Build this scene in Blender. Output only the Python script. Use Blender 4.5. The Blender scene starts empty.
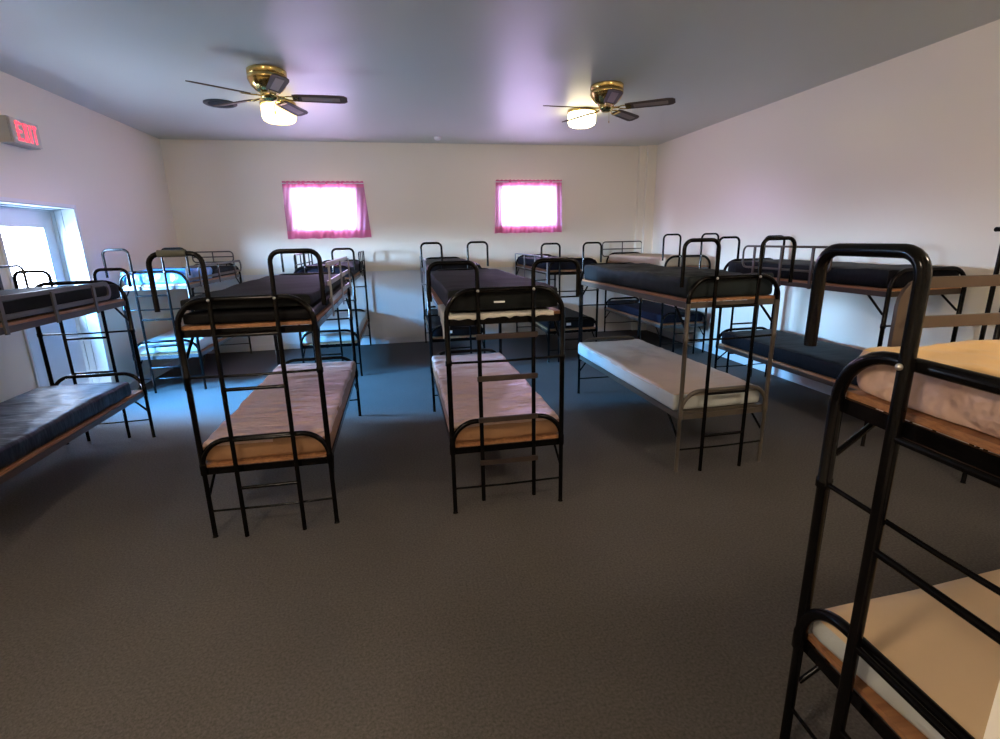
import bpy, bmesh, math, random
from mathutils import Vector, Matrix, noise
random.seed(7)
C = bpy.context.scene.collection
sc = bpy.context.scene
PI = math.pi

# ------------------------------------------------------------------ materials
def mat(name, col, rough=.5, metal=0, coat=0, bump=0, bscale=50, stretch=(1,1,1), vary=0, vscale=3, spec=.5, detail=4, bdist=.01):
    m = bpy.data.materials.new(name); m.use_nodes = True
    nt = m.node_tree; b = nt.nodes['Principled BSDF']
    b.inputs['Base Color'].default_value = (*col, 1); b.inputs['Roughness'].default_value = rough
    b.inputs['Metallic'].default_value = metal; b.inputs['Coat Weight'].default_value = coat
    b.inputs['Coat Roughness'].default_value = .12; b.inputs['Specular IOR Level'].default_value = spec
    tc = nt.nodes.new('ShaderNodeTexCoord')
    if bump:
        mp = nt.nodes.new('ShaderNodeMapping'); mp.inputs['Scale'].default_value = stretch
        nz = nt.nodes.new('ShaderNodeTexNoise'); nz.inputs['Scale'].default_value = bscale; nz.inputs['Detail'].default_value = detail
        bp = nt.nodes.new('ShaderNodeBump'); bp.inputs['Strength'].default_value = bump; bp.inputs['Distance'].default_value = bdist
        nt.links.new(tc.outputs['Object'], mp.inputs['Vector']); nt.links.new(mp.outputs['Vector'], nz.inputs['Vector'])
        nt.links.new(nz.outputs['Fac'], bp.inputs['Height']); nt.links.new(bp.outputs['Normal'], b.inputs['Normal'])
    if vary:
        n2 = nt.nodes.new('ShaderNodeTexNoise'); n2.inputs['Scale'].default_value = vscale; n2.inputs['Detail'].default_value = 6
        mx = nt.nodes.new('ShaderNodeMix'); mx.data_type = 'RGBA'
        mx.inputs[6].default_value = (*[c*(1-vary) for c in col], 1); mx.inputs[7].default_value = (*[min(1, c*(1+vary)) for c in col], 1)
        nt.links.new(tc.outputs['Object'], n2.inputs['Vector']); nt.links.new(n2.outputs['Fac'], mx.inputs[0])
        nt.links.new(mx.outputs[2], b.inputs['Base Color'])
    return m

M = {}
M['wall'] = mat('wall_paint', (.85,.80,.69), .34, bump=.05, bscale=14, spec=.5)
M['wall_low'] = mat('wall_panel_paint', (.76,.75,.72), .4, bump=.05, bscale=10)
M['trim'] = mat('cream_trim', (.86,.79,.62), .45)
M['white'] = mat('white_gloss', (.80,.82,.84), .35)
M['jamb'] = mat('bluelit_white_jamb', (.46,.56,.60), .4)  # white reveal; the blue daylight on it is put into the colour
M['base'] = mat('white_baseboard', (.75,.74,.72), .45)
M['metal'] = mat('black_enamel', (.0035,.003,.003), .15, spec=.16, bump=.01, bscale=60)
M['taupe'] = mat('taupe_enamel', (.085,.07,.055), .38, bump=.03, bscale=60, vary=.25, vscale=30)
M['brown'] = mat('brown_enamel', (.055,.036,.026), .4, vary=.15, vscale=20)
M['steel'] = mat('highlit_guard_bar', (.26,.26,.28), .35)  # bright highlights on the guard bars put into a lighter grey
M['chrome'] = mat('dark_chromed_tube', (.04,.04,.045), .3, spec=.3)
M['plank'] = mat('dark_plank', (.035,.022,.018), .5)
M['grey_metal'] = mat('grey_enamel', (.07,.066,.066), .35)
M['bolt'] = mat('zinc_bolt', (.75,.75,.75), .3, metal=1)
M['blackmat'] = mat('black_vinyl', (.004,.004,.0055), .55, spec=.10, bump=.35, bscale=5, stretch=(1,3,1), bdist=.02)
M['blackblue'] = mat('glossy_black_vinyl', (.010,.013,.020), .42, spec=.22, bump=.4, bscale=2.5, stretch=(1,3,1), bdist=.05)
M['charcoal'] = mat('charcoal_vinyl', (.011,.0125,.013), .7, spec=.06, bump=.25, bscale=5, stretch=(1,2,1), bdist=.02)
M['navy'] = mat('navy_vinyl', (.011,.012,.022), .7, spec=.07, bump=.3, bscale=5, bdist=.02)
M['slate'] = mat('slate_vinyl', (.012,.018,.021), .62, spec=.2, bump=.3, bscale=4, bdist=.02)
M['pink'] = mat('pinkish_plastic_cover', (.60,.43,.385), .5, coat=.10, bump=1, bscale=2.2, stretch=(1.2,5,1), bdist=.16, vary=.08, vscale=4)
M['kraft'] = mat('tan_mattress_edge', (.30,.16,.08), .5, coat=.1, bump=.4, bscale=6, bdist=.02)
M['mauve'] = mat('mauve_plastic_edge', (.56,.39,.32), .4, coat=.3, bump=1, bscale=4, bdist=.16, vary=.22, vscale=9)
M['straw'] = mat('straw_plastic_cover', (.66,.44,.20), .45, coat=.15, bump=.5, bscale=4, bdist=.02)
M['sand'] = mat('sand_vinyl', (.70,.52,.32), .55, bump=.3, bscale=3, bdist=.04)
M['cream'] = mat('cream_plastic_cover', (.47,.37,.28), .42, coat=.2, bump=.35, bscale=3.5, stretch=(1,2,1), bdist=.02)
M['plasticw'] = mat('white_plastic_cover', (.52,.55,.54), .35, coat=.3, bump=.6, bscale=9, bdist=.02)
M['bluew'] = mat('pale_blue_plastic_cover', (.05,.20,.50), .35, coat=.3, bump=1, bscale=9, bdist=.03, vary=.35, vscale=9)
M['tan'] = mat('tan_mattress', (.42,.33,.22), .6, bump=.3, bscale=8, vary=.1)
M['sheet'] = mat('white_sheet', (.72,.70,.64), .8, bump=.4, bscale=12)
M['brass'] = mat('brass', (.62,.45,.16), .22, metal=1)
M['blade'] = mat('dark_walnut_blade', (.12,.085,.065), .6, spec=.2, bump=.05, bscale=30, stretch=(1,12,1))
M['cane'] = mat('cane_inlay', (.30,.22,.17), .6, vary=.25, vscale=120)
M['vent'] = mat('dark_vent', (.03,.035,.04), .5)
M['pad'] = mat('foam_sleeve', (.08,.085,.07), .8)
M['door'] = mat('door_paint', (.62,.66,.72), .35)
M['tag'] = mat('white_label', (.8,.8,.8), .6)

def carpet():
    m = bpy.data.materials.new('carpet'); m.use_nodes = True; nt = m.node_tree; b = nt.nodes['Principled BSDF']
    b.inputs['Roughness'].default_value = .95; b.inputs['Specular IOR Level'].default_value = .15
    tc = nt.nodes.new('ShaderNodeTexCoord')
    n1 = nt.nodes.new('ShaderNodeTexNoise'); n1.inputs['Scale'].default_value = 90; n1.inputs['Detail'].default_value = 5
    n2 = nt.nodes.new('ShaderNodeTexNoise'); n2.inputs['Scale'].default_value = 1.1; n2.inputs['Detail'].default_value = 5
    n3 = nt.nodes.new('ShaderNodeTexVoronoi'); n3.inputs['Scale'].default_value = 160
    r = nt.nodes.new('ShaderNodeValToRGB'); r.color_ramp.elements[0].position = .3; r.color_ramp.elements[0].color = (.085,.078,.072,1)
    r.color_ramp.elements[1].position = .7; r.color_ramp.elements[1].color = (.150,.138,.128,1)
    mx = nt.nodes.new('ShaderNodeMix'); mx.data_type = 'RGBA'; mx.blend_type = 'MULTIPLY'; mx.inputs[0].default_value = .35
    for n in (n1, n2, n3): nt.links.new(tc.outputs['Object'], n.inputs['Vector'])
    nt.links.new(n1.outputs['Fac'], r.inputs['Fac']); nt.links.new(r.outputs['Color'], mx.inputs[6]); nt.links.new(n2.outputs['Fac'], mx.inputs[7])
    nt.links.new(mx.outputs[2], b.inputs['Base Color'])
    bp = nt.nodes.new('ShaderNodeBump'); bp.inputs['Strength'].default_value = .5; bp.inputs['Distance'].default_value = .004
    nt.links.new(n3.outputs['Distance'], bp.inputs['Height']); nt.links.new(bp.outputs['Normal'], b.inputs['Normal'])
    return m
M['carpet'] = carpet()

def ceiling_mat():
    m = mat('ceiling_gloss_paint', (.60,.64,.58), .43, bump=.12, bscale=1.6, spec=.5, detail=2, bdist=.03)
    return m
M['ceiling'] = ceiling_mat()

def wood():
    m = bpy.data.materials.new('plywood'); m.use_nodes = True; nt = m.node_tree; b = nt.nodes['Principled BSDF']
    b.inputs['Roughness'].default_value = .55
    tc = nt.nodes.new('ShaderNodeTexCoord'); mp = nt.nodes.new('ShaderNodeMapping'); mp.inputs['Scale'].default_value = (14, 1.2, 60)
    nz = nt.nodes.new('ShaderNodeTexNoise'); nz.inputs['Scale'].default_value = 3; nz.inputs['Detail'].default_value = 5
    r = nt.nodes.new('ShaderNodeValToRGB'); r.color_ramp.elements[0].position = .3; r.color_ramp.elements[0].color = (.20,.085,.035,1)
    r.color_ramp.elements[1].position = .75; r.color_ramp.elements[1].color = (.44,.21,.09,1)
    nt.links.new(tc.outputs['Object'], mp.inputs['Vector']); nt.links.new(mp.outputs['Vector'], nz.inputs['Vector'])
    nt.links.new(nz.outputs['Fac'], r.inputs['Fac']); nt.links.new(r.outputs['Color'], b.inputs['Base Color'])
    return m
M['wood'] = wood()

def emis(name, col, s, base=(.9,.9,.9)):
    m = bpy.data.materials.new(name); m.use_nodes = True; b = m.node_tree.nodes['Principled BSDF']
    b.inputs['Base Color'].default_value = (*base, 1); b.inputs['Emission Color'].default_value = (*col, 1); b.inputs['Emission Strength'].default_value = s
    return m
M['lamp_left'] = emis('lit_glass_warm', (1,.66,.17), 3.2)
M['lamp_right'] = emis('lit_glass_white', (1,.84,.50), 8)
M['fill_front'] = emis('added_fill_glow', (1,.80,.62), 78)  # glow of the added front fixtures, warm fill for near floor and bunk
M['exit_red'] = emis('lit_red_letters', (1,.06,.10), 1.1, (.9,.1,.15))
M['exit_face'] = mat('exit_face', (.62,.58,.56), .5)
M['exit_case'] = mat('exit_case', (.42,.40,.37), .5)

def glass():
    m = bpy.data.materials.new('window_glass'); m.use_nodes = True; nt = m.node_tree
    for n in list(nt.nodes): nt.nodes.remove(n)
    o = nt.nodes.new('ShaderNodeOutputMaterial'); t = nt.nodes.new('ShaderNodeBsdfTransparent'); g = nt.nodes.new('ShaderNodeBsdfGlossy')
    g.inputs['Roughness'].default_value = .02; mx = nt.nodes.new('ShaderNodeMixShader'); mx.inputs[0].default_value = .07
    nt.links.new(t.outputs[0], mx.inputs[1]); nt.links.new(g.outputs[0], mx.inputs[2]); nt.links.new(mx.outputs[0], o.inputs[0])
    return m
M['glass'] = glass()

def curtain_mat(name, see, dcol, tcol):
    m = bpy.data.materials.new(name); m.use_nodes = True; nt = m.node_tree
    for n in list(nt.nodes): nt.nodes.remove(n)
    o = nt.nodes.new('ShaderNodeOutputMaterial'); d = nt.nodes.new('ShaderNodeBsdfDiffuse'); t = nt.nodes.new('ShaderNodeBsdfTranslucent')
    s = nt.nodes.new('ShaderNodeBsdfTransparent'); m1 = nt.nodes.new('ShaderNodeMixShader'); m2 = nt.nodes.new('ShaderNodeMixShader')
    d.inputs[0].default_value = (*dcol, 1); t.inputs[0].default_value = (*tcol, 1); s.inputs[0].default_value = (1,.72,.90,1)
    m1.inputs[0].default_value = .5; m2.inputs[0].default_value = see
    nt.links.new(d.outputs[0], m1.inputs[1]); nt.links.new(t.outputs[0], m1.inputs[2]); nt.links.new(m1.outputs[0], m2.inputs[1]); nt.links.new(s.outputs[0], m2.inputs[2])
    nt.links.new(m2.outputs[0], o.inputs[0])
    return m
M['curtain'] = curtain_mat('sheer_pink_fabric', .33, (.60,.26,.40), (.80,.45,.68))
M['hem'] = curtain_mat('doubled_pink_fabric', .03, (.80,.26,.40), (.60,.15,.30))

# ------------------------------------------------------------------ mesh helpers
def tag(o, label=None, cat=None, group=None, kind=None):
    if label: o['label'] = label
    if cat: o['category'] = cat
    if group: o['group'] = group
    if kind: o['kind'] = kind
    return o

def obj(name, bm, m, parent=None, smooth=False, M2=None):
    me = bpy.data.meshes.new(name); bmesh.ops.recalc_face_normals(bm, faces=bm.faces); bm.to_mesh(me); bm.free()
    me.materials.append(m)
    if M2: me.materials.append(M2)
    if smooth:
        for p in me.polygons: p.use_smooth = True
        me.set_sharp_from_angle(angle=math.radians(50))
    o = bpy.data.objects.new(name, me); C.objects.link(o)
    if parent: o.parent = parent
    return o

def empty(name, loc, rz=0):
    o = bpy.data.objects.new(name, None); C.objects.link(o); o.location = loc; o.rotation_euler = (0,0,rz); o.empty_display_size = .1
    return o

def box(bm, x0, x1, y0, y1, z0, z1, bev=0):
    r = bmesh.ops.create_cube(bm, size=1)
    for v in r['verts']:
        v.co = Vector(((x0+x1)/2 + v.co.x*(x1-x0), (y0+y1)/2 + v.co.y*(y1-y0), (z0+z1)/2 + v.co.z*(z1-z0)))
    if bev:
        es = list({e for v in r['verts'] for e in v.link_edges})
        bmesh.ops.bevel(bm, geom=es, offset=bev, segments=2, affect='EDGES')
    return bm

def boxobj(name, b, m, parent=None, bev=0):
    bm = bmesh.new(); box(bm, *b, bev=bev); return obj(name, bm, m, parent, smooth=bev > 0)

def rounded(pts, r, n=6):
    """round the inner corners of a polyline"""
    pts = [Vector(p) for p in pts]; out = [pts[0]]
    for i in range(1, len(pts)-1):
        a, b, c = pts[i-1], pts[i], pts[i+1]
        u, w = (a-b), (c-b); rr = r[i-1] if isinstance(r, (list, tuple)) else r
        rr = min(rr, u.length*.49 if i > 1 else u.length*.98, w.length*.49 if i < len(pts)-2 else w.length*.98); u.normalize(); w.normalize()
        if rr < 1e-5: out.append(b); continue
        ang = u.angle(w); 
        if ang > 3.1: out.append(b); continue
        R_ = rr*math.tan(ang/2); cen = b + (u+w).normalized()*(R_/math.sin(ang/2))
        p0, p1 = b+u*rr, b+w*rr; e0, e1 = p0-cen, p1-cen; tot = e0.angle(e1)
        for k in range(n+1):
            t = k/n; out.append(cen + (e0*math.sin((1-t)*tot) + e1*math.sin(t*tot))/math.sin(tot))
    out.append(pts[-1]); return out

def tube(bm, pts, r, seg=10, flat=None, closed=False, radii=None):
    """sweep a circle (or a flat rectangle given as (thickness, height) in the frame of normal N) along pts"""
    pts = [Vector(p) for p in pts]; rings = []; prev = None
    n = len(pts)
    for i, p in enumerate(pts):
        if closed: t = (pts[(i+1) % n] - pts[i-1]).normalized()
        else: t = (pts[min(i+1, n-1)] - pts[max(i-1, 0)]).normalized()
        if prev is None:
            ref = Vector((0,0,1)) if abs(t.z) < .9 else Vector((1,0,0))
            a = t.cross(ref).normalized()
        else:
            a = (prev - t*prev.dot(t)).normalized()
        prev = a; b = t.cross(a); ring = []
        if flat:
            N = Vector(flat[2]); T = t.cross(N).normalized()
            for sx, sy in ((-1,-1),(1,-1),(1,1),(-1,1)):
                ring.append(bm.verts.new(p + N*(sx*flat[0]/2) + T*(sy*flat[1]/2)))
        else:
            rr = radii[i] if radii else r
            for k in range(seg):
                an = 2*PI*k/seg; ring.append(bm.verts.new(p + a*(rr*math.cos(an)) + b*(rr*math.sin(an))))
        rings.append(ring)
    m = len(rings[0])
    for i in range(n if closed else n-1):
        A, B = rings[i], rings[(i+1) % n]
        for k in range(m): bm.faces.new((A[k], A[(k+1) % m], B[(k+1) % m], B[k]))
    if not closed:
        bm.faces.new(rings[0]); bm.faces.new(rings[-1])
    return bm

def lathe(bm, prof, cx=0, cy=0, seg=32):
    rings = []
    for r, z in prof:
        if r < 1e-5: rings.append([bm.verts.new((cx, cy, z))])
        else: rings.append([bm.verts.new((cx+r*math.cos(2*PI*k/seg), cy+r*math.sin(2*PI*k/seg), z)) for k in range(seg)])
    for A, B in zip(rings, rings[1:]):
        for k in range(seg):
            k2 = (k+1) % seg
            if len(A) == 1 and len(B) > 1: bm.faces.new((A[0], B[k2], B[k]))
            elif len(B) == 1 and len(A) > 1: bm.faces.new((A[k], A[k2], B[0]))
            elif len(A) > 1: bm.faces.new((A[k], A[k2], B[k2], B[k]))
    return bm

# ------------------------------------------------------------------ room
XL, XR, YB, YF, ZC = -3.225, 4.412, 8.60, -1.3, 3.148
def struct(name, b, m): return tag(boxobj(name, b, m), kind='structure')
T = .14
struct('floor', (XL-T, XR+T, YF-T, YB+T, -.1, 0), M['carpet'])
struct('ceiling', (XL-T, XR+T, YF-T, YB+T, ZC, ZC+.1), M['ceiling'])
struct('wall_right', (XR, XR+T, YF-T, YB+T, 0, ZC), M['wall'])
def wall_with_holes(name, axis, at, thick, a0, a1, holes, m, z0=0, z1=ZC):
    """wall along x (axis 'x') or y; holes = (a0,a1,z0,z1)"""
    bm = bmesh.new(); As = sorted({a0, a1, *[h[0] for h in holes], *[h[1] for h in holes]}); Zs = sorted({z0, z1, *[h[2] for h in holes], *[h[3] for h in holes]})
    for i in range(len(As)-1):
        for j in range(len(Zs)-1):
            ca, cz = (As[i]+As[i+1])/2, (Zs[j]+Zs[j+1])/2
            if any(h[0] < ca < h[1] and h[2] < cz < h[3] for h in holes): continue
            if axis == 'x': box(bm, As[i], As[i+1], at, at+thick, Zs[j], Zs[j+1])
            else: box(bm, at, at+thick, As[i], As[i+1], Zs[j], Zs[j+1])
    bmesh.ops.remove_doubles(bm, verts=bm.verts, dist=1e-5)
    seen = {}
    for f in list(bm.faces):
        k = tuple(round(c, 4) for c in f.calc_center_median()); seen.setdefault(k, []).append(f)
    bmesh.ops.delete(bm, geom=[f for v in seen.values() if len(v) > 1 for f in v], context='FACES_ONLY')
    return tag(obj(name, bm, m), kind='structure')
W1 = (-1.53, -.59, 1.875, 2.475); W2 = (1.735, 2.665, 1.89, 2.50)
D1 = (5.06, 6.17, 0, 2.065)
wall_with_holes('wall_back', 'x', YB, T, XL, XR, [W1, W2], M['wall'])
wall_with_holes('wall_left', 'y', XL, -.30, YF-T, YB+T, [D1], M['wall'])
wall_with_holes('wall_front', 'x', YF, -T, XL, XR, [], M['wall'])
struct('wall_partition', (.549, .66, YF, .3, 0, ZC), M['wall'])
# back wall lower panel, chair rail, baseboards, corner pilaster
struct('trim_1', (XL+.001, 4.14, YB-.022, YB, 1.205, 1.295), M['trim'])
struct('trim_2', (XL+.001, 4.14, YB-.010, YB, .09, 1.203), M['wall_low'])
struct('trim_3', (4.140, XR, YB-.07, YB, 0, ZC), M['wall'])
struct('trim_4', (4.25, XR, YB-.14, YB-.07, 0, ZC), M['wall'])
struct('baseboard_back', (XL+.001, 4.14, YB-.024, YB, 0, .09), M['base'])
struct('baseboard_right', (XR-.016, XR, YF, YB-.14, 0, .11), M['base'])
struct('baseboard_left', (XL, XL+.016, 6.21, YB-.03, 0, .10), M['base'])
struct('baseboard_left_front', (XL, XL+.016, YF, 5.02, 0, .10), M['base'])

def window(name, h, y, inward, mull=True):
    x0, x1, z0, z1 = h; yo = y - inward*(.09)
    w = tag(empty(name, ((x0+x1)/2, yo, z0)), kind='structure')
    cx, f = (x0+x1)/2, .04
    bm = bmesh.new()
    for b in ((x0-cx, x0-cx+f, -.02, .02, 0, z1-z0), (x1-cx-f, x1-cx, -.02, .02, 0, z1-z0), (x0-cx+f, x1-cx-f, -.02, .02, 0, f), (x0-cx+f, x1-cx-f, -.02, .02, z1-z0-f, z1-z0), (-.012, .012, -.02, .02, f, z1-z0-f)): box(bm, *b)
    obj('window_frame', bm, M['white'], w)
    boxobj('pane', (x0-cx+f, x1-cx-f, -.003, .003, f, z1-z0-f), M['glass'], w)
    return w
window('window_1', W1, YB, -1); window('window_2', W2, YB, -1)

# door in the left wall
dr = tag(empty('door_1', (XL, (D1[0]+D1[1])/2, 0)), kind='structure')
cy = (D1[0]+D1[1])/2; a, b_ = D1[0]-cy, D1[1]-cy
G = (5.37-cy, 5.955-cy, 1.15, 1.867)
bm = bmesh.new(); zt_ = D1[3]-.03; sx0, sx1 = -.245, -.20
for q in ((sx0, sx1, a+.035, G[0], .01, zt_), (sx0, sx1, G[1], b_-.035, .01, zt_), (sx0, sx1, G[0], G[1], .01, G[2]), (sx0, sx1, G[0], G[1], G[3], zt_)): box(bm, *q)
obj('slab', bm, M['door'], dr)
boxobj('pane', (-.226, -.220, G[0], G[1], G[2], G[3]), M['glass'], dr)
bm = bmesh.new()
for q in ((sx1,sx1+.012,G[0]-.03,G[0],G[2]-.03,G[3]+.03),(sx1,sx1+.012,G[1],G[1]+.03,G[2]-.03,G[3]+.03),(sx1,sx1+.012,G[0],G[1],G[2]-.03,G[2]),(sx1,sx1+.012,G[0],G[1],G[3],G[3]+.03)): box(bm, *q)
obj('glazing_bead', bm, M['door'], dr)
bm = bmesh.new()   # deep painted reveal, stepped
for q in ((-.30, .006, a, a+.012, 0, D1[3]), (-.30, .006, b_-.012, b_, 0, D1[3]), (-.30, .006, a+.012, b_-.012, D1[3]-.012, D1[3])): box(bm, *q)
for q in ((-.26, -.11, b_-.022, b_-.012, 0, D1[3]-.012), (-.26, -.11, a+.012, a+.022, 0, D1[3]-.012), (-.26, -.11, a+.022, b_-.022, D1[3]-.024, D1[3]-.012)): box(bm, *q)
for q in ((-.26, -.17, b_-.036, b_-.022, 0, D1[3]-.024), (-.26, -.17, a+.022, a+.036, 0, D1[3]-.024), (-.26, -.17, a+.036, b_-.036, D1[3]-.036, D1[3]-.024)): box(bm, *q)
obj('jamb', bm, M['jamb'], dr)
bm = bmesh.new()
for q in ((0, .012, b_, b_+.03, 0, D1[3]+.03), (0, .012, a-.03, a, 0, D1[3]+.03), (0, .012, a, b_, D1[3], D1[3]+.03)): box(bm, *q, bev=.003)
obj('casing', bm, M['white'], dr)
bm = bmesh.new(); bmesh.ops.create_uvsphere(bm, u_segments=16, v_segments=10, radius=.028, matrix=Matrix.Translation((-.15, a+.10, .92)))
tube(bm, [(-.20, a+.10, .92), (-.16, a+.10, .92)], .012); obj('door_knob', bm, M['brass'], dr, True)

# exit sign on the left wall
ex = tag(empty('exit_sign', (XL, 5.50, 2.645)), 'red lettered EXIT sign on the left wall above the door', 'sign')
boxobj('housing', (0.001, .115, -.20, .17, -.105, .105), M['exit_case'], ex, .008)
boxobj('face', (.1151, .122, -.185, .165, -.10, .10), M['exit_face'], ex)
def letters(parent):
    bm = bmesh.new(); x0, x1 = .1221, .125; h = .150; z0 = -.075; s = .021
    y = -.130; w = .062
    def bar(y0, z0_, y1, z1_, s=s):
        d = Vector((0, y1-y0, z1_-z0_)); n = Vector((0, -d.z, d.y)).normalized()*s/2
        vs = []
        for X in (x0, x1):
            for q in ((y0, z0_, 1), (y0, z0_, -1), (y1, z1_, -1), (y1, z1_, 1)): vs.append(bm.verts.new((X, q[0]+n.y*q[2], q[1]+n.z*q[2])))
        bm.faces.new(vs[:4]); bm.faces.new(vs[4:])
        for k in range(4): bm.faces.new((vs[k], vs[(k+1) % 4], vs[4+(k+1) % 4], vs[4+k]))
    bar(y+s/2, z0, y+s/2, z0+h)
    for zz in (z0+s/2, z0+h/2, z0+h-s/2): bar(y, zz, y+w, zz)
    y += w+.018; bar(y+.01, z0, y+w-.01, z0+h); bar(y+.01, z0+h, y+w-.01, z0)
    y += w+.018; bar(y+s/2, z0, y+s/2, z0+h)
    y += s+.018; bar(y, z0+h-s/2, y+w, z0+h-s/2); bar(y+w/2, z0, y+w/2, z0+h)
    return obj('lettering', bm, M['exit_red'], parent)
letters(ex)

# curtains
def curtain(name, label, xt0, xt1, xb0, xb1, zt, zb, y, hem, slants, seed):
    root = tag(empty(name, ((xt0+xt1)/2, y, zb)), label, 'curtain'); cx = (xt0+xt1)/2
    rnd = random.Random(seed); ph = [rnd.random()*6 for _ in range(6)]
    def P(u, v):   # u 0..1 across, v 0 bottom..1 top
        uu = u
        x = (xt0+(xt1-xt0)*uu)*v + (xb0+(xb1-xb0)*uu)*(1-v) - cx
        s = u*40 + slants*(1-v)*3
        d = .010*math.sin(s+ph[0]) + .007*math.sin(2.3*s+ph[1]+v*2) + .006*math.sin(u*13+ph[2])
        d *= (.6+.5*(1-v))
        z = zb + (zt-zb)*v
        if v < .001: z += .004*math.sin(u*37+ph[3])
        if v > .999: z += .010*abs(math.sin(u*52+ph[4]))
        return Vector((x, d, z-zb))
    def sheet(nm, v0, v1, m, off=0, nu=150, nv=14):
        bm = bmesh.new(); g = [[bm.verts.new(P(i/nu, v0+(v1-v0)*j/nv) + Vector((0, off, 0))) for i in range(nu+1)] for j in range(nv+1)]
        for j in range(nv):
            for i in range(nu): bm.faces.new((g[j][i], g[j][i+1], g[j+1][i+1], g[j+1][i]))
        bmesh.ops.solidify(bm, geom=list(bm.faces), thickness=.0012) if False else None
        return obj(nm, bm, m, root, True)
    h = hem/(zt-zb)
    sheet('sheer_panel', h, 1-.085/(zt-zb), M['curtain']); sheet('hem', 0, h, M['hem'], nv=3); sheet('heading', 1-.085/(zt-zb), 1, M['hem'], nv=3)
    if slants > 1:
        for ua, ub in ((.455,.54),(.685,.73)):
            bm = bmesh.new(); tube(bm, [P(ua+(ub-ua)*k/20, 1-.06-(1-.1)*k/20)+Vector((0,-.004,0)) for k in range(21)], .006, 6); obj('seam', bm, M['hem'], root, True)
    bm = bmesh.new(); tube(bm, [(xt0-cx-.012, .0, zt-zb-.026), (xt1-cx+.012, .0, zt-zb-.026)], .007); obj('curtain_rod', bm, M['white'], root, True)
    bm = bmesh.new()
    bm.free()
    for x in (xt0-cx-.008, xt1-cx+.008):
        bm = bmesh.new(); tube(bm, [(x, 0, zt-zb-.026), (x, YB-y-.001, zt-zb-.026)], .006); obj('rod_bracket', bm, M['white'], root, True)
    return root
curtain('curtain', 'sheer pink curtain over the left window, lower edge flared to the right', -1.64, -.445, -1.65, -.385, 2.575, 1.735, YB-.035, .115, 2.0, 3)
curtain('curtain', 'sheer pink curtain over the right window of the back wall, hanging straight', 1.65, 2.775, 1.615, 2.785, 2.60, 1.765, YB-.035, .105, .2, 9)

# ------------------------------------------------------------------ ceiling fans, lights, vent
def fan(x, y, base, label):
    r = tag(empty('ceiling_fan', (x, y, ZC)), label, 'fan', 'ceiling fans')
    bm = bmesh.new()
    lathe(bm, [(0,-.0005),(.155,-.0005),(.165,-.008),(.165,-.045),(.16,-.05),(.165,-.055),(.165,-.085),(.16,-.09),(.158,-.10),(.14,-.135),(.11,-.165),(.08,-.185),(0,-.185)], seg=40)
    obj('motor_housing', bm, M['brass'], r, True)
    bm = bmesh.new(); lathe(bm, [(0,-.186),(.075,-.186),(.078,-.20),(.07,-.225),(.045,-.245),(.018,-.25),(0,-.25)], seg=28); obj('switch_cup', bm, M['brass'], r, True)
    bm = bmesh.new(); tube(bm, [(.03,.0,-.245),(.032,0,-.33)], .0018, 6); tube(bm, [(.032,0,-.33),(.032,0,-.35)], .005, 8); obj('pull_chain', bm, M['brass'], r)
    for k in range(5):
        a = math.radians(base+72*k); R = Matrix.Rotation(a, 4, 'Z') @ Matrix.Translation((0,0,-.215)) @ Matrix.Rotation(math.radians(-13), 4, 'X')
        bm = bmesh.new()
        out = [(.19,-.050),(.23,-.058),(.60,-.068),(.64,-.060),(.665,-.035),(.665,.035),(.64,.060),(.60,.068),(.23,.058),(.19,.050)]
        vt = [bm.verts.new((u, v, .004)) for u, v in out]; vb = [bm.verts.new((u, v, -.004)) for u, v in out]
        bm.faces.new(vt); bm.faces.new(vb[::-1])
        for i in range(len(out)): j = (i+1) % len(out); bm.faces.new((vb[i], vb[j], vt[j], vt[i]))
        bm.transform(R); bl = obj('blade', bm, M['blade'], r)
        bm = bmesh.new(); box(bm, .27, .60, -.032, .032, -.0062, -.0042, bev=.0008); bm.transform(R); obj('cane_inlay', bm, M['cane'], bl)
        bm = bmesh.new(); box(bm, .05, .12, -.012, .012, -.006, .006, bev=.002)
        for s in (-1, 1): tube(bm, rounded([(.11,0,.0), (.16, s*.036, -.006), (.235, s*.030, -.008)], .02), .006, 8)
        box(bm, .20, .245, -.042, .042, -.010, -.0062); bm.transform(R); obj('blade_bracket', bm, M['brass'], r, True)
    return r
fan(-1.02, 5.25, 2, 'brass ceiling fan with five dark blades on the left of the ceiling')
fan(2.18, 5.30, -33, 'brass ceiling fan with five dark blades on the right of the ceiling')

def ceil_light(x, y, R, h, m, label):
    r = tag(empty('ceiling_light', (x, y, ZC)), label, 'ceiling light')
    bm = bmesh.new(); lathe(bm, [(0,-.0005),(R+.008,-.0005),(R+.012,-.02),(R+.005,-.032),(0,-.032)], seg=36); obj('canopy', bm, M['brass'], r, True)
    bm = bmesh.new(); lathe(bm, [(R-.01,-.033),(R,-.045),(R,-h*.72),(R*.93,-h*.9),(R*.72,-h),(0,-h)], seg=36); obj('glass_shade', bm, m, r, True)
    return r
ceil_light(-1.16, 6.36, .175, .20, M['lamp_left'], 'lit warm yellow glass ceiling light behind the left ceiling fan')
ceil_light(2.29, 6.32, .165, .18, M['lamp_right'], 'lit white glass ceiling light behind the right ceiling fan')
ceil_light(-1.6, .1, .17, .18, M['fill_front'], 'added unseen fill light at the left front of the room, above the picture')  # this and the next fixture are added out of view as fill
ceil_light(2.6, .0, .17, .18, M['fill_front'], 'added unseen fill light at the right front of the room, above the picture')

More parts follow.
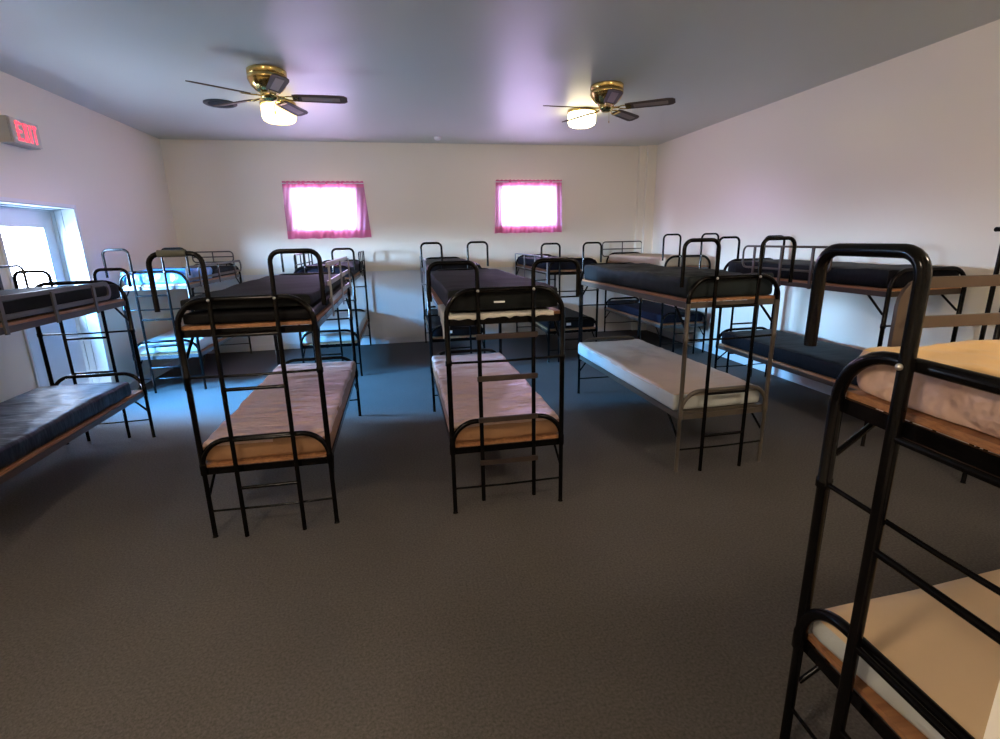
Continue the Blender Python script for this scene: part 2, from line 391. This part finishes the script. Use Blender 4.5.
vt = tag(empty('ceiling_vent', (-1.76, 6.44, ZC)), 'round black slotted air vent on the ceiling left of the left fan', 'vent')
bm = bmesh.new(); lathe(bm, [(.12,-.0005),(.165,-.0005),(.165,-.012),(.15,-.02),(.12,-.012)], seg=32); obj('rim', bm, M['vent'], vt, True)
bm = bmesh.new()
for k in range(7):
    yy = -.10+k*.033; w = math.sqrt(max(.0, .125**2-yy**2)); box(bm, -w, w, yy-.005, yy+.009, -.016, -.002)
obj('slat', bm, M['vent'], vt)
bm = bmesh.new(); lathe(bm, [(0,-.0005),(.055,-.0005),(.055,-.02),(.04,-.04),(0,-.042)], seg=24)
tag(obj('smoke_detector', bm, M['white'], None, True), 'small round white detector on the ceiling near the back wall', 'detector').location = (.70, 8.1, ZC)

# ------------------------------------------------------------------ bunk beds
W, H2 = .69, .345
zt, zp, zb, zu, zq, za, zl = .167, .4305, .6016, .973, 1.229, 1.391, 1.639
R0 = .0155
def rot_between(a, b): return a
def guard(root, side, v0, v1, z0, z1, m, bars=3, ups=3, flat=False, rounded_end=True, stub=True, inner_z=None):
    """guard rail beside the upper mattress: side = -1 or 1"""
    u = side*(H2+.012); bm = bmesh.new(); N = (1,0,0)
    zs = [z0+(z1-z0)*k/(bars-1) for k in range(bars)]
    if rounded_end:
        pts = rounded([(u,(v0+v1)/2,z0),(u,v0,z0),(u,v0,z1),(u,v1,z1),(u,v1,z0),(u,(v0+v1)/2+.001,z0)], .06, 5)
        if flat: tube(bm, pts, 0, flat=(.012,.030,N))
        else: tube(bm, pts, .010, 8)
        inner = inner_z or zs[1:-1]
    else: inner = zs
    for z in inner:
        box(bm, u-.006, u+.006, v0, v1, z-.016, z+.016) if flat else tube(bm, [(u,v0+.004,z),(u,v1-.004,z)], .009, 8)
    g = obj('guard_rail', bm, m, root, True)
    for k in range(ups):
        v = v0+(v1-v0)*(k+ (0 if not rounded_end else .5))/((ups-1) if not rounded_end else ups) if ups > 1 else (v0+v1)/2
        b = bmesh.new(); zlo = zq-.04 if stub else z0
        uu = u+side*.013
        box(b, uu-.0055, uu+.0055, v-.014, v+.014, zlo, z1); obj('upright', b, m, g)
    return root
def end_guard(root, v, z0, z1, w, m, off=0):
    bm = bmesh.new(); a, c = -w/2+off, w/2+off
    pts = rounded([(off,v,z0),(a,v,z0),(a,v,z1),(c,v,z1),(c,v,z0),(off+.001,v,z0)], .05, 5)
    tube(bm, pts, .010, 8); tube(bm, [(a+.004,v,(z0+z1)/2),(c-.004,v,(z0+z1)/2)], .008, 8); tube(bm, [(off,v,z0),(off,v,z1)], .009, 8)
    for s in (-.30, .30): tube(bm, [(off+w*s,v,zq-.02),(off+w*s,v,z0)], .009, 8)
    obj('guard_rail', bm, m, root, True)

def ladder(root, end, L, g=.324, off=0, lift=0, dz=0, rungs=(.31,.6,.9,1.2), planks=False, sleeve=None, loop_low=None, loopw=.25, m=None, extra=None, rad=.0128, zbolt=za):
    v = -.034 if end == 0 else L+.034; s = 1 if end == 0 else -1
    m = m or M['metal']
    ztop = zl+dz; bm = bmesh.new(); low = loop_low or (za-.05)
    for k in (-1, 1):
        u = off + k*g/2; o2 = u + k*loopw
        tube(bm, rounded([(u,v,lift),(u,v,ztop),(o2,v,ztop),(o2,v,low)], .055, 6), rad, 12)
    if extra: extra(bm, v)
    ld = obj('ladder', bm, m, root, True)
    for z in rungs:
        b = bmesh.new()
        if planks: box(b, off-g/2-.02, off+g/2+.02, v-s*.014-.008, v-s*.014+.008 , z-.016, z+.016, bev=.003); b.transform(Matrix.Translation((0,-s*.010,0)))
        else: tube(b, [(off-g/2,v,z),(off+g/2,v,z)], .0105, 8)
        obj('rung', b, M['plank'] if planks else m, ld, True)
    b = bmesh.new()
    for k in (-1, 1):
        bmesh.ops.create_uvsphere(b, u_segments=10, v_segments=6, radius=.0085, matrix=Matrix.Translation((off+k*g/2, v-s*(rad+.001), zbolt)))
    obj('bolt', b, M['bolt'], ld, True)
    if sleeve:
        b = bmesh.new(); k = sleeve[0]; u = off+k*g/2
        tube(b, [(u+k*sleeve[1],v,ztop+.002),(u+k*sleeve[2],v,ztop+.002)], .019, 10); obj('foam_sleeve', b, M['pad'], ld, True)
    return ld

def bunk(label, x, y, t, L=2.0, fm=None, lowm=None, railm=None, wood=True, rad=1, za=za, lowwood=None):
    root = tag(empty('bunk_bed', (x,y,0), t), label, 'bunk bed', 'steel bunk beds')
    fm = fm or M['metal']; lowm = lowm or fm; railm = railm or fm
    for v in (0, L):
        for s in (-1, 1):
            u = s*H2; bm = bmesh.new()
            zz = [0,.006,.395,.40,.46,.47,.955,.96,.985,.99,1.225]; rr = [.017,.0135,.0135,.0185,.0185,.0155,.0155,.0195,.0195,.0165,.0165]
            tube(bm, [(u,v,z) for z in zz], 0, 12, radii=[q*rad for q in rr])
            obj('leg', bm, lowm if v == 0 else fm, root, True)
        for z0, z1, m in ((zp+.01, zb, lowm), (zq-.01, za, fm)):
            bm = bmesh.new(); tube(bm, rounded([(-H2,v,z0),(-H2,v,z1),(H2,v,z1),(H2,v,z0)], .15, 8), R0*rad, 12)
            obj('end_arch', bm, m, root, True)
        for z, r in ((zt, .0065), (zu, .0075)):
            bm = bmesh.new(); tube(bm, [(-H2,v,z),(0,v,z-.006),(H2,v,z)], r, 8); obj('tie_bar', bm, fm, root, True)
    for z in (zp, zq):
        for s in (-1, 1):
            bm = bmesh.new(); u = s*(H2-.003)
            box(bm, u-.004, u+.004, .005, L-.005, z-.038, z+.002); box(bm, min(u,u-s*.03), max(u,u-s*.03), .005, L-.005, z-.004, z)
            obj('side_rail', bm, railm, root)
            for v, d in ((.02, 1), (L-.02, -1)):
                bm = bmesh.new(); tube(bm, [(s*(H2-.010), v+d*.17, z-.022), (s*H2, v, z-.17)], .0085, 8); obj('brace', bm, fm, root, True)
        for v in (.012, L-.012):
            bm = bmesh.new(); box(bm, -H2+.01, H2-.01, v-.004, v+.004, z-.038, z+.002); obj('end_rail', bm, railm, root)
        b = boxobj('bed_board', (-H2+.006, H2-.006, .02, L-.02, z+.0025, z+.0205), (lowwood or M['wood']) if z == zp else M['wood'], root)
    return root

def mattress(label, bed, L, lvl, m, th=.125, w=.668, ln=None, v0=None, u0=0, z0=None, seed=0, wob=.006, tagw=False, spin=0, side=None, wr=0, group='mattresses on the bunks', piping=None):
    x, y, t = bed; ln = ln or L-.07; v0 = (L-ln)/2 if v0 is None else v0
    z = (zp if lvl == 0 else zq)+.0225 if z0 is None else z0
    c, s = math.cos(t), math.sin(t)
    loc = (x+c*u0-s*v0, y+s*u0+c*v0, z)
    root = empty('mattress', loc, t+spin); tag(root, label, 'mattress', group)
    nx, ny, nz_ = (34, 130, 5) if wr else (14, 40, 5); bm = bmesh.new()
    r = .024 if th > .08 else .018
    vs = {}
    def key(i,j,k): return (i,j,k)
    def pos(i,j,k):
        def edge(n, i, Lh):
            # concentrate the samples near the ends
            q = i/n*2-1; return math.copysign(abs(q)**.8, q)*Lh
        P = Vector((edge(nx,i,w/2), edge(ny,j,ln/2), (k/nz_-.5)*th))
        inner = Vector((max(-w/2+r,min(w/2-r,P.x)), max(-ln/2+r,min(ln/2-r,P.y)), max(-th/2+r,min(th/2-r,P.z))))
        d = P-inner
        if d.length > 1e-6: P = inner + d*(r/max(abs(d.x),abs(d.y),abs(d.z)) if False else min(1, r/d.length) if d.length > r else 1)
        n = noise.noise(Vector((P.x*4+seed*3.1, P.y*3+seed, P.z*6)))
        n2 = noise.noise(Vector((P.x*11+seed, P.y*9, P.z*9+seed)))
        up = (P.z+th/2)/th
        P.z += (n*wob*1.6 + n2*wob*.7)*up
        if wr:
            q_ = Vector((P.x*2.2+seed+n*.8, P.y*8+P.x*3*n+n*1.5, seed)); P.z += wr*(1-abs(noise.noise(q_))*2.2)**3*up*(.35+.65*max(0, min(1, .5+noise.noise(Vector((P.x*3, P.y*2.3, seed*2)))*1.6)))
            P.y += (wr*1.2*noise.noise(Vector((P.x*9, P.z*5, seed))) if abs(inner.y) > ln/2-r-1e-4 else 0); P.x += wr*1.5*noise.noise(Vector((P.y*7, P.z*14, seed)))*(1 if abs(inner.x) > w/2-r-1e-4 else 0)
        P.x += n2*wob*.5*up; P.y += n*wob*.5
        return P + Vector((0, ln/2, th/2))
    def V(i,j,k):
        q = (i,j,k)
        if q not in vs: vs[q] = bm.verts.new(pos(i,j,k))
        return vs[q]
    for i in range(nx):
        for j in range(ny):
            for k in (0, nz_): bm.faces.new((V(i,j,k),V(i+1,j,k),V(i+1,j+1,k),V(i,j+1,k)))
    for j in range(ny):
        for k in range(nz_):
            for i in (0, nx): bm.faces.new((V(i,j,k),V(i,j+1,k),V(i,j+1,k+1),V(i,j,k+1)))
    for i in range(nx):
        for k in range(nz_):
            for j in (0, ny): bm.faces.new((V(i,j,k),V(i+1,j,k),V(i+1,j,k+1),V(i,j,k+1)))
    mn = min(v.co.z for v in bm.verts)
    for v in bm.verts: v.co.z -= mn
    bm.normal_update()
    if side:
        for f_ in bm.faces:
            if f_.calc_center_median().z < th*.86: f_.material_index = 1
    obj('cover', bm, m, root, True, M2=side)
    if piping:
        bm = bmesh.new(); a, e, z_ = w/2-.005, ln-.006, th*.86
        tube(bm, rounded([(-a+.1,.006,z_),(-a,.006,z_),(-a,e,z_),(a,e,z_),(a,.006,z_),(-a+.101,.006,z_)], .04, 4), .005, 6); obj('piping', bm, piping, root, True)
    if tagw: boxobj('care_label', (tagw[0]-.032, tagw[0]+.032, -.004, .002, th*.35, th*.35+(tagw[1] if len(tagw) > 1 else .035)), M['tag'], root)
    return root

L = 2.0
beds = dict(B0=(-2.615, 2.80, 0), B0b=(-2.705, 6.38, 0), B1=(-.821, 2.924, -.002), B1b=(-.900, 6.507, -.010), B2=(.596, 2.868, -.005),
            B2b=(.70, 6.45, -.01), B3=(2.239, 3.087, .014), Cc=(2.306, 6.56, -.005), D=(3.955, 6.52, .01), B5=(3.920, 3.15, 0), B6=(4.025, .47, 0), B4=(1.143, .780, -1.635))

# left wall
b = bunk('black bunk bed by the left wall beside the door, its near end outside the picture', *beds['B0'], L=L, railm=M['brown'])
ladder(b, 1, L, off=-.03, dz=-.15, rungs=(.33,.62,.92,1.16))
guard(b, 1, .35, 1.75, 1.285, 1.395, M['grey_metal'], bars=2, ups=3, flat=True)
guard(b, -1, .45, 2.02, 1.31, 1.54, M['grey_metal'], bars=2, ups=3)
mattress('black mattress shining blue on the lower level of the bunk beside the door', beds['B0'], L, 0, M['blackblue'], seed=1, wr=.003, ln=1.78, v0=.05)
mattress('dark grey mattress on the upper level of the bunk beside the door', beds['B0'], L, 1, M['charcoal'], seed=2)
b = bunk('black bunk bed in the back left corner with silver ladder hoops', *beds['B0b'], L=L, fm=M['metal'], railm=M['grey_metal'])
ladder(b, 0, L, off=-.02, rungs=(.30,.55,.86,1.13), m=M['metal'])
guard(b, 1, -.02, L+.06, 1.29, 1.43, M['brown'], bars=2, ups=3, flat=True)
end_guard(b, L+.03, 1.42, 1.57, .56, M['grey_metal'], -.0)
mattress('white plastic covered mattress low on the bunk in the back left corner', beds['B0b'], L, 0, M['plasticw'], seed=3, wr=.006)
mattress('crumpled bright blue plastic wrapped mattress on top in the back left corner', beds['B0b'], L, 1, M['bluew'], seed=4, wr=.015, ln=.86, v0=.03, wob=.016, th=.14)
mattress('dark mattress behind the crumpled blue one on the back left corner bunk', beds['B0b'], L, 1, M['charcoal'], seed=5, ln=1.02, v0=.93, th=.12)

# left column
b = bunk('black bunk bed with a foam sleeve on its ladder and two dark mattresses on top', *beds['B1'], L=L)
ladder(b, 0, L, off=.0, dz=-.008, rungs=(.31,.605,.9,1.2), sleeve=(-1,.07,.20))
guard(b, 1, .62, 1.98, 1.29, 1.53, M['steel'], bars=3, ups=3, flat=True, rounded_end=False)
mattress('pinkish wrinkled plastic mattress on the lower level of the bunk with the foam sleeved ladder', beds['B1'], L, 0, M['pink'], seed=6, wr=.007, w=.70, side=M['kraft'])
mattress('thin black mattress under another at the top of the foam sleeved bunk', beds['B1'], L, 1, M['blackmat'], th=.065, seed=7)
mattress('charcoal mattress topmost of two on the foam sleeved bunk', beds['B1'], L, 1, M['charcoal'], th=.065, z0=zq+.0225+.078, seed=8)
b = bunk('black bunk bed against the back wall below the left window', *beds['B1b'], L=1.98)
ladder(b, 0, 1.98, off=-.03, dz=-.045, rungs=(.31,.6,.9,1.2))
guard(b, 1, 1.0, 1.95, 1.25, 1.53, M['metal'], bars=3, ups=3)
guard(b, -1, .25, 1.5, 1.28, 1.53, M['metal'], bars=3, ups=4)
mattress('white mattress low on the bunk below the left window', beds['B1b'], 1.98, 0, M['plasticw'], seed=9)
mattress('dark violet grey mattress on top of the bunk below the left window', beds['B1b'], 1.98, 1, M['navy'], seed=10)

# middle column
b = bunk('black bunk bed with brown plank rungs in the middle of the room', *beds['B2'], L=L, lowm=M['metal'])
ladder(b, 0, L, off=-.005, dz=-.091, loopw=.27, lift=.085, rungs=(.35,.625,.88,1.13), planks=True)
mattress('pinkish plastic mattress on the lower level of the bunk with plank rungs', beds['B2'], L, 0, M['pink'], seed=11, wr=.005, w=.69, side=M['kraft'])
mattress('large charcoal mattress on top of the bunk with plank rungs', beds['B2'], L, 1, M['charcoal'], seed=12, z0=zq+.036, th=.13, tagw=(-.03,.010))
def sheet_under():
    bx, by, bt = beds['B2']; root = tag(empty('bed_sheet', (bx, by, zq+.0215), bt), 'torn white sheet sticking out under the large charcoal mattress', 'sheet')
    bm = bmesh.new(); n = 46; top = []; bot = []
    us = [-.335+.62*i/n for i in range(n+1)]
    rows = []
    for i, u in enumerate(us):
        dz = -.016-.020*abs(noise.noise(Vector((u*9, 3, 1))))-.012*noise.noise(Vector((u*27, 1, 4)))
        rows.append([(u, .12, .004), (u, .03, .004+.004*noise.noise(Vector((u*14,0,0)))), (u, .008, .004+.006*noise.noise(Vector((u*17,5,0)))), (u, -.020-.0, .002), (u, -.0215, dz)])
    V1 = [[bm.verts.new(p) for p in r] for r in rows]
    for i in range(n):
        for k in range(4): bm.faces.new((V1[i][k], V1[i+1][k], V1[i+1][k+1], V1[i][k+1]))
    o = obj('cloth', bm, M['sheet'], root, True)
    md = o.modifiers.new('thick', 'SOLIDIFY'); md.thickness = .003
    bm = bmesh.new(); n = 24; rows = []
    for i in range(n+1):
        v = .03+.45*i/n; d = .05+.10*math.exp(-((v-.10)/.09)**2)+.015*noise.noise(Vector((v*20,0,2)))
        rows.append([bm.verts.new((-H2-.002+.03, v, .012)), bm.verts.new((-H2-.014, v, .008)), bm.verts.new((-H2-.016-.008*noise.noise(Vector((v*15,1,1))), v, -d))])
    for i in range(n):
        for k in range(2): bm.faces.new((rows[i][k], rows[i+1][k], rows[i+1][k+1], rows[i][k+1]))
    o = obj('hanging_corner', bm, M['sheet'], root, True); md = o.modifiers.new('thick', 'SOLIDIFY'); md.thickness = .003
sheet_under()
b = bunk('black bunk bed behind the one with plank rungs, against the back wall', *beds['B2b'], L=L)
ladder(b, 0, L, off=.0, rungs=(.31,.6,.9,1.2))
guard(b, -1, .05, 1.9, 1.01, 1.43, M['steel'], bars=3, ups=5, rounded_end=False, stub=False)
mattress('black mattress with a white label low on the bunk behind the plank rung bunk', beds['B2b'], L, 0, M['blackmat'], seed=13, tagw=(-.1,))
mattress('black mattress on top of the bunk behind the plank rung bunk', beds['B2b'], L, 1, M['blackmat'], seed=14)

# right column
b = bunk('bunk bed with worn taupe lower frame and a white mattress below a slate one', *beds['B3'], L=L, lowm=M['taupe'], lowwood=M['taupe'], railm=M['taupe'])
ladder(b, 0, L, off=-.011, dz=.0, rungs=(.27,.585,1.2))
mattress('long white cream topped mattress on the lower level of the taupe framed bunk', beds['B3'], L, 0, M['cream'], seed=15, wr=.003, w=.715, u0=-.025, piping=M['plasticw'], th=.13, side=M['plasticw'])
mattress('slate coloured sagging mattress on top of the taupe framed bunk', beds['B3'], L, 1, M['slate'], seed=16, wr=.006, wob=.014, th=.14)
b = bunk('black bunk bed below the right window with a three bar guard on its left side', *beds['Cc'], L=1.98)
ladder(b, 0, 1.98, off=-.047, dz=-.04, rungs=(.31,.6,.9,1.2))
guard(b, -1, .0, 1.93, 1.01, 1.43, M['steel'], bars=3, ups=4, rounded_end=False, stub=False)
mattress('black mattress with a white label low on the bunk below the right window', beds['Cc'], 1.98, 0, M['blackmat'], seed=17, tagw=(-.05,))
mattress('dark violet mattress on top of the bunk below the right window', beds['Cc'], 1.98, 1, M['navy'], seed=18)
b = bunk('bunk bed in the back right corner with a tan mattress on top', *beds['D'], L=1.98, railm=M['grey_metal'])
ladder(b, 0, 1.98, off=.005, dz=.045, rungs=(.31,.6,.9,1.2))
end_guard(b, 2.01, 1.34, 1.585, .74, M['brown'], -.05)
mattress('dark mattress low on the bunk in the back right corner', beds['D'], 1.98, 0, M['navy'], seed=19, tagw=(.0,))
mattress('tan mattress on top of the bunk in the back right corner', beds['D'], 1.98, 1, M['tan'], seed=20, th=.13)

# right wall
b = bunk('long black bunk bed against the right wall with a grey guard rail', *beds['B5'], L=L, railm=M['brown'])
ladder(b, 1, L, off=.0, rungs=(.31,.6,.66,.9,1.2))
guard(b, -1, .55, 1.68, 1.34, 1.55, M['brown'], bars=2, ups=3, flat=False)
mattress('black mattress low on the bunk against the right wall', beds['B5'], L, 0, M['blackmat'], seed=21, th=.14)
mattress('black mattress on top of the bunk against the right wall', beds['B5'], L, 1, M['blackmat'], seed=22, th=.14)
b = bunk('black bunk bed by the right wall mostly hidden beyond the picture edge', *beds['B6'], L=L)
def stub(bm, v): tube(bm, [(-.485, v, zl+.03), (-.36, v, zl+.03)], .0145, 10)
ladder(b, 1, L, off=.0, rungs=(.31,.6,.9,1.2), loop_low=.98, extra=stub, dz=.03)
mattress('black mattress low on the bunk cut by the right picture edge', beds['B6'], L, 0, M['blackmat'], seed=23, ln=1.85, v0=.02)
mattress('black mattress on top of the bunk cut by the right picture edge', beds['B6'], L, 1, M['blackmat'], seed=24, ln=1.80, v0=.02)

# near right, across the room
b = bunk('nearest bunk bed, black with brown guard rail, set crosswise at the right front', *beds['B4'], L=L, rad=1.12, za=1.372)
ladder(b, 0, L, g=.345, off=.042, dz=-.012, loopw=.300, loop_low=1.36, rungs=(.33,.61,.9,1.2), rad=.0165, zbolt=1.372)
guard(b, -1, .16, 1.75, 1.29, 1.535, M['brown'], bars=2, ups=1, flat=True, inner_z=[1.428])
mattress('cream mattress low on the nearest crosswise bunk', beds['B4'], L, 0, M['sand'], seed=25, th=.095, v0=.05, ln=1.85, spin=.115, side=M['plasticw'])
mattress('tan mattress wrapped in crinkled clear plastic on top of the nearest crosswise bunk', beds['B4'], L, 1, M['straw'], seed=26, wr=.010, th=.125, v0=.03, ln=1.9, wob=.010, side=M['mauve'])

# ------------------------------------------------------------------ light
def area(name, loc, rot, sx, sy, portal=True):
    l = bpy.data.lights.new(name, 'AREA'); l.shape = 'RECTANGLE'; l.size = sx; l.size_y = sy
    l.cycles.is_portal = portal
    o = bpy.data.objects.new(name, l); C.objects.link(o); o.location = loc; o.rotation_euler = rot; return o
area('window_portal', ((W1[0]+W1[1])/2, YB+.135, (W1[2]+W1[3])/2), (-PI/2,0,0), W1[1]-W1[0], W1[3]-W1[2])
area('window_portal', ((W2[0]+W2[1])/2, YB+.135, (W2[2]+W2[3])/2), (-PI/2,0,0), W2[1]-W2[0], W2[3]-W2[2])
area('door_portal', (XL-.26, cy+(G[0]+G[1])/2, (G[2]+G[3])/2), (0,-PI/2,0), G[3]-G[2], G[1]-G[0])

BASE_SKY, WEST_GAIN = 26, 520
w = bpy.data.worlds.new('World'); sc.world = w; w.use_nodes = True; nt = w.node_tree
bg = nt.nodes['Background']; tc = nt.nodes.new('ShaderNodeTexCoord'); sp = nt.nodes.new('ShaderNodeSeparateXYZ')
rp = nt.nodes.new('ShaderNodeValToRGB'); ma = nt.nodes.new('ShaderNodeMath'); ma.operation = 'MULTIPLY_ADD'; ma.inputs[1].default_value = .5; ma.inputs[2].default_value = .5
nt.links.new(tc.outputs['Generated'], sp.inputs[0]); nt.links.new(sp.outputs['Z'], ma.inputs[0]); nt.links.new(ma.outputs[0], rp.inputs['Fac'])
e = rp.color_ramp.elements; e[0].position = .46; e[0].color = (.30,.40,.55,1); e[1].position = .52; e[1].color = (.42,.66,1,1)
e3 = rp.color_ramp.elements.new(.61); e3.color = (.10,.45,1,1)
e2 = rp.color_ramp.elements.new(.9); e2.color = (.09,.40,1,1)
def mth(op, a, b=None, c=None, clamp=False):
    n = nt.nodes.new('ShaderNodeMath'); n.operation = op; n.use_clamp = clamp
    for k, v in enumerate((a, b, c)):
        if v is None: continue
        if isinstance(v, (int, float)): n.inputs[k].default_value = v
        else: nt.links.new(v, n.inputs[k])
    return n.outputs[0]
# sky brightened west and south-west, dimmed north-west, to shape the door light
open_sky = mth('MULTIPLY_ADD', mth('MULTIPLY_ADD', sp.outputs['X'], -.30, mth('MULTIPLY', sp.outputs['Y'], -1)), 5.0, .6, True)
west = mth('MULTIPLY', sp.outputs['X'], -4, None, True)
up = mth('MULTIPLY_ADD', sp.outputs['Z'], 12, .5, True)
k_ = mth('MULTIPLY', mth('MULTIPLY', open_sky, west), up)
st = mth('MULTIPLY_ADD', k_, WEST_GAIN, BASE_SKY)
mxw = nt.nodes.new('ShaderNodeMix'); mxw.data_type = 'RGBA'; nt.links.new(k_, mxw.inputs[0]); mxw.inputs[6].default_value = (.64,.75,1,1); nt.links.new(rp.outputs['Color'], mxw.inputs[7])
nt.links.new(mxw.outputs[2], bg.inputs['Color']); nt.links.new(st, bg.inputs['Strength'])

# ------------------------------------------------------------------ camera
yaw, pitch, roll, f, Hc = 10.9561, 14.4991, -1.1584, 504.49, 1.671
y_, p_, r_ = map(math.radians, (yaw, pitch, roll))
F = Vector((math.sin(y_)*math.cos(p_), math.cos(y_)*math.cos(p_), -math.sin(p_)))
Rt = Vector((math.cos(y_), -math.sin(y_), 0)); U = Rt.cross(F)
R2 = Rt*math.cos(r_)+U*math.sin(r_); U2 = U*math.cos(r_)-Rt*math.sin(r_)
cam = bpy.data.cameras.new('Camera'); co = bpy.data.objects.new('Camera', cam); C.objects.link(co)
co.matrix_world = Matrix(((R2.x,U2.x,-F.x,0),(R2.y,U2.y,-F.y,0),(R2.z,U2.z,-F.z,Hc),(0,0,0,1)))
cam.sensor_width = 36; cam.lens = 36*f/1000; cam.clip_start = .02; sc.camera = co

vs_ = sc.view_settings; vs_.view_transform = 'Standard'; vs_.look = 'None'; vs_.gamma = 1; vs_.use_curve_mapping = False; vs_.exposure = 0.68
cy_ = sc.cycles; cy_.max_bounces = 12; cy_.diffuse_bounces = 8; cy_.transparent_max_bounces = 16; cy_.sample_clamp_indirect = 8; cy_.use_denoising = True
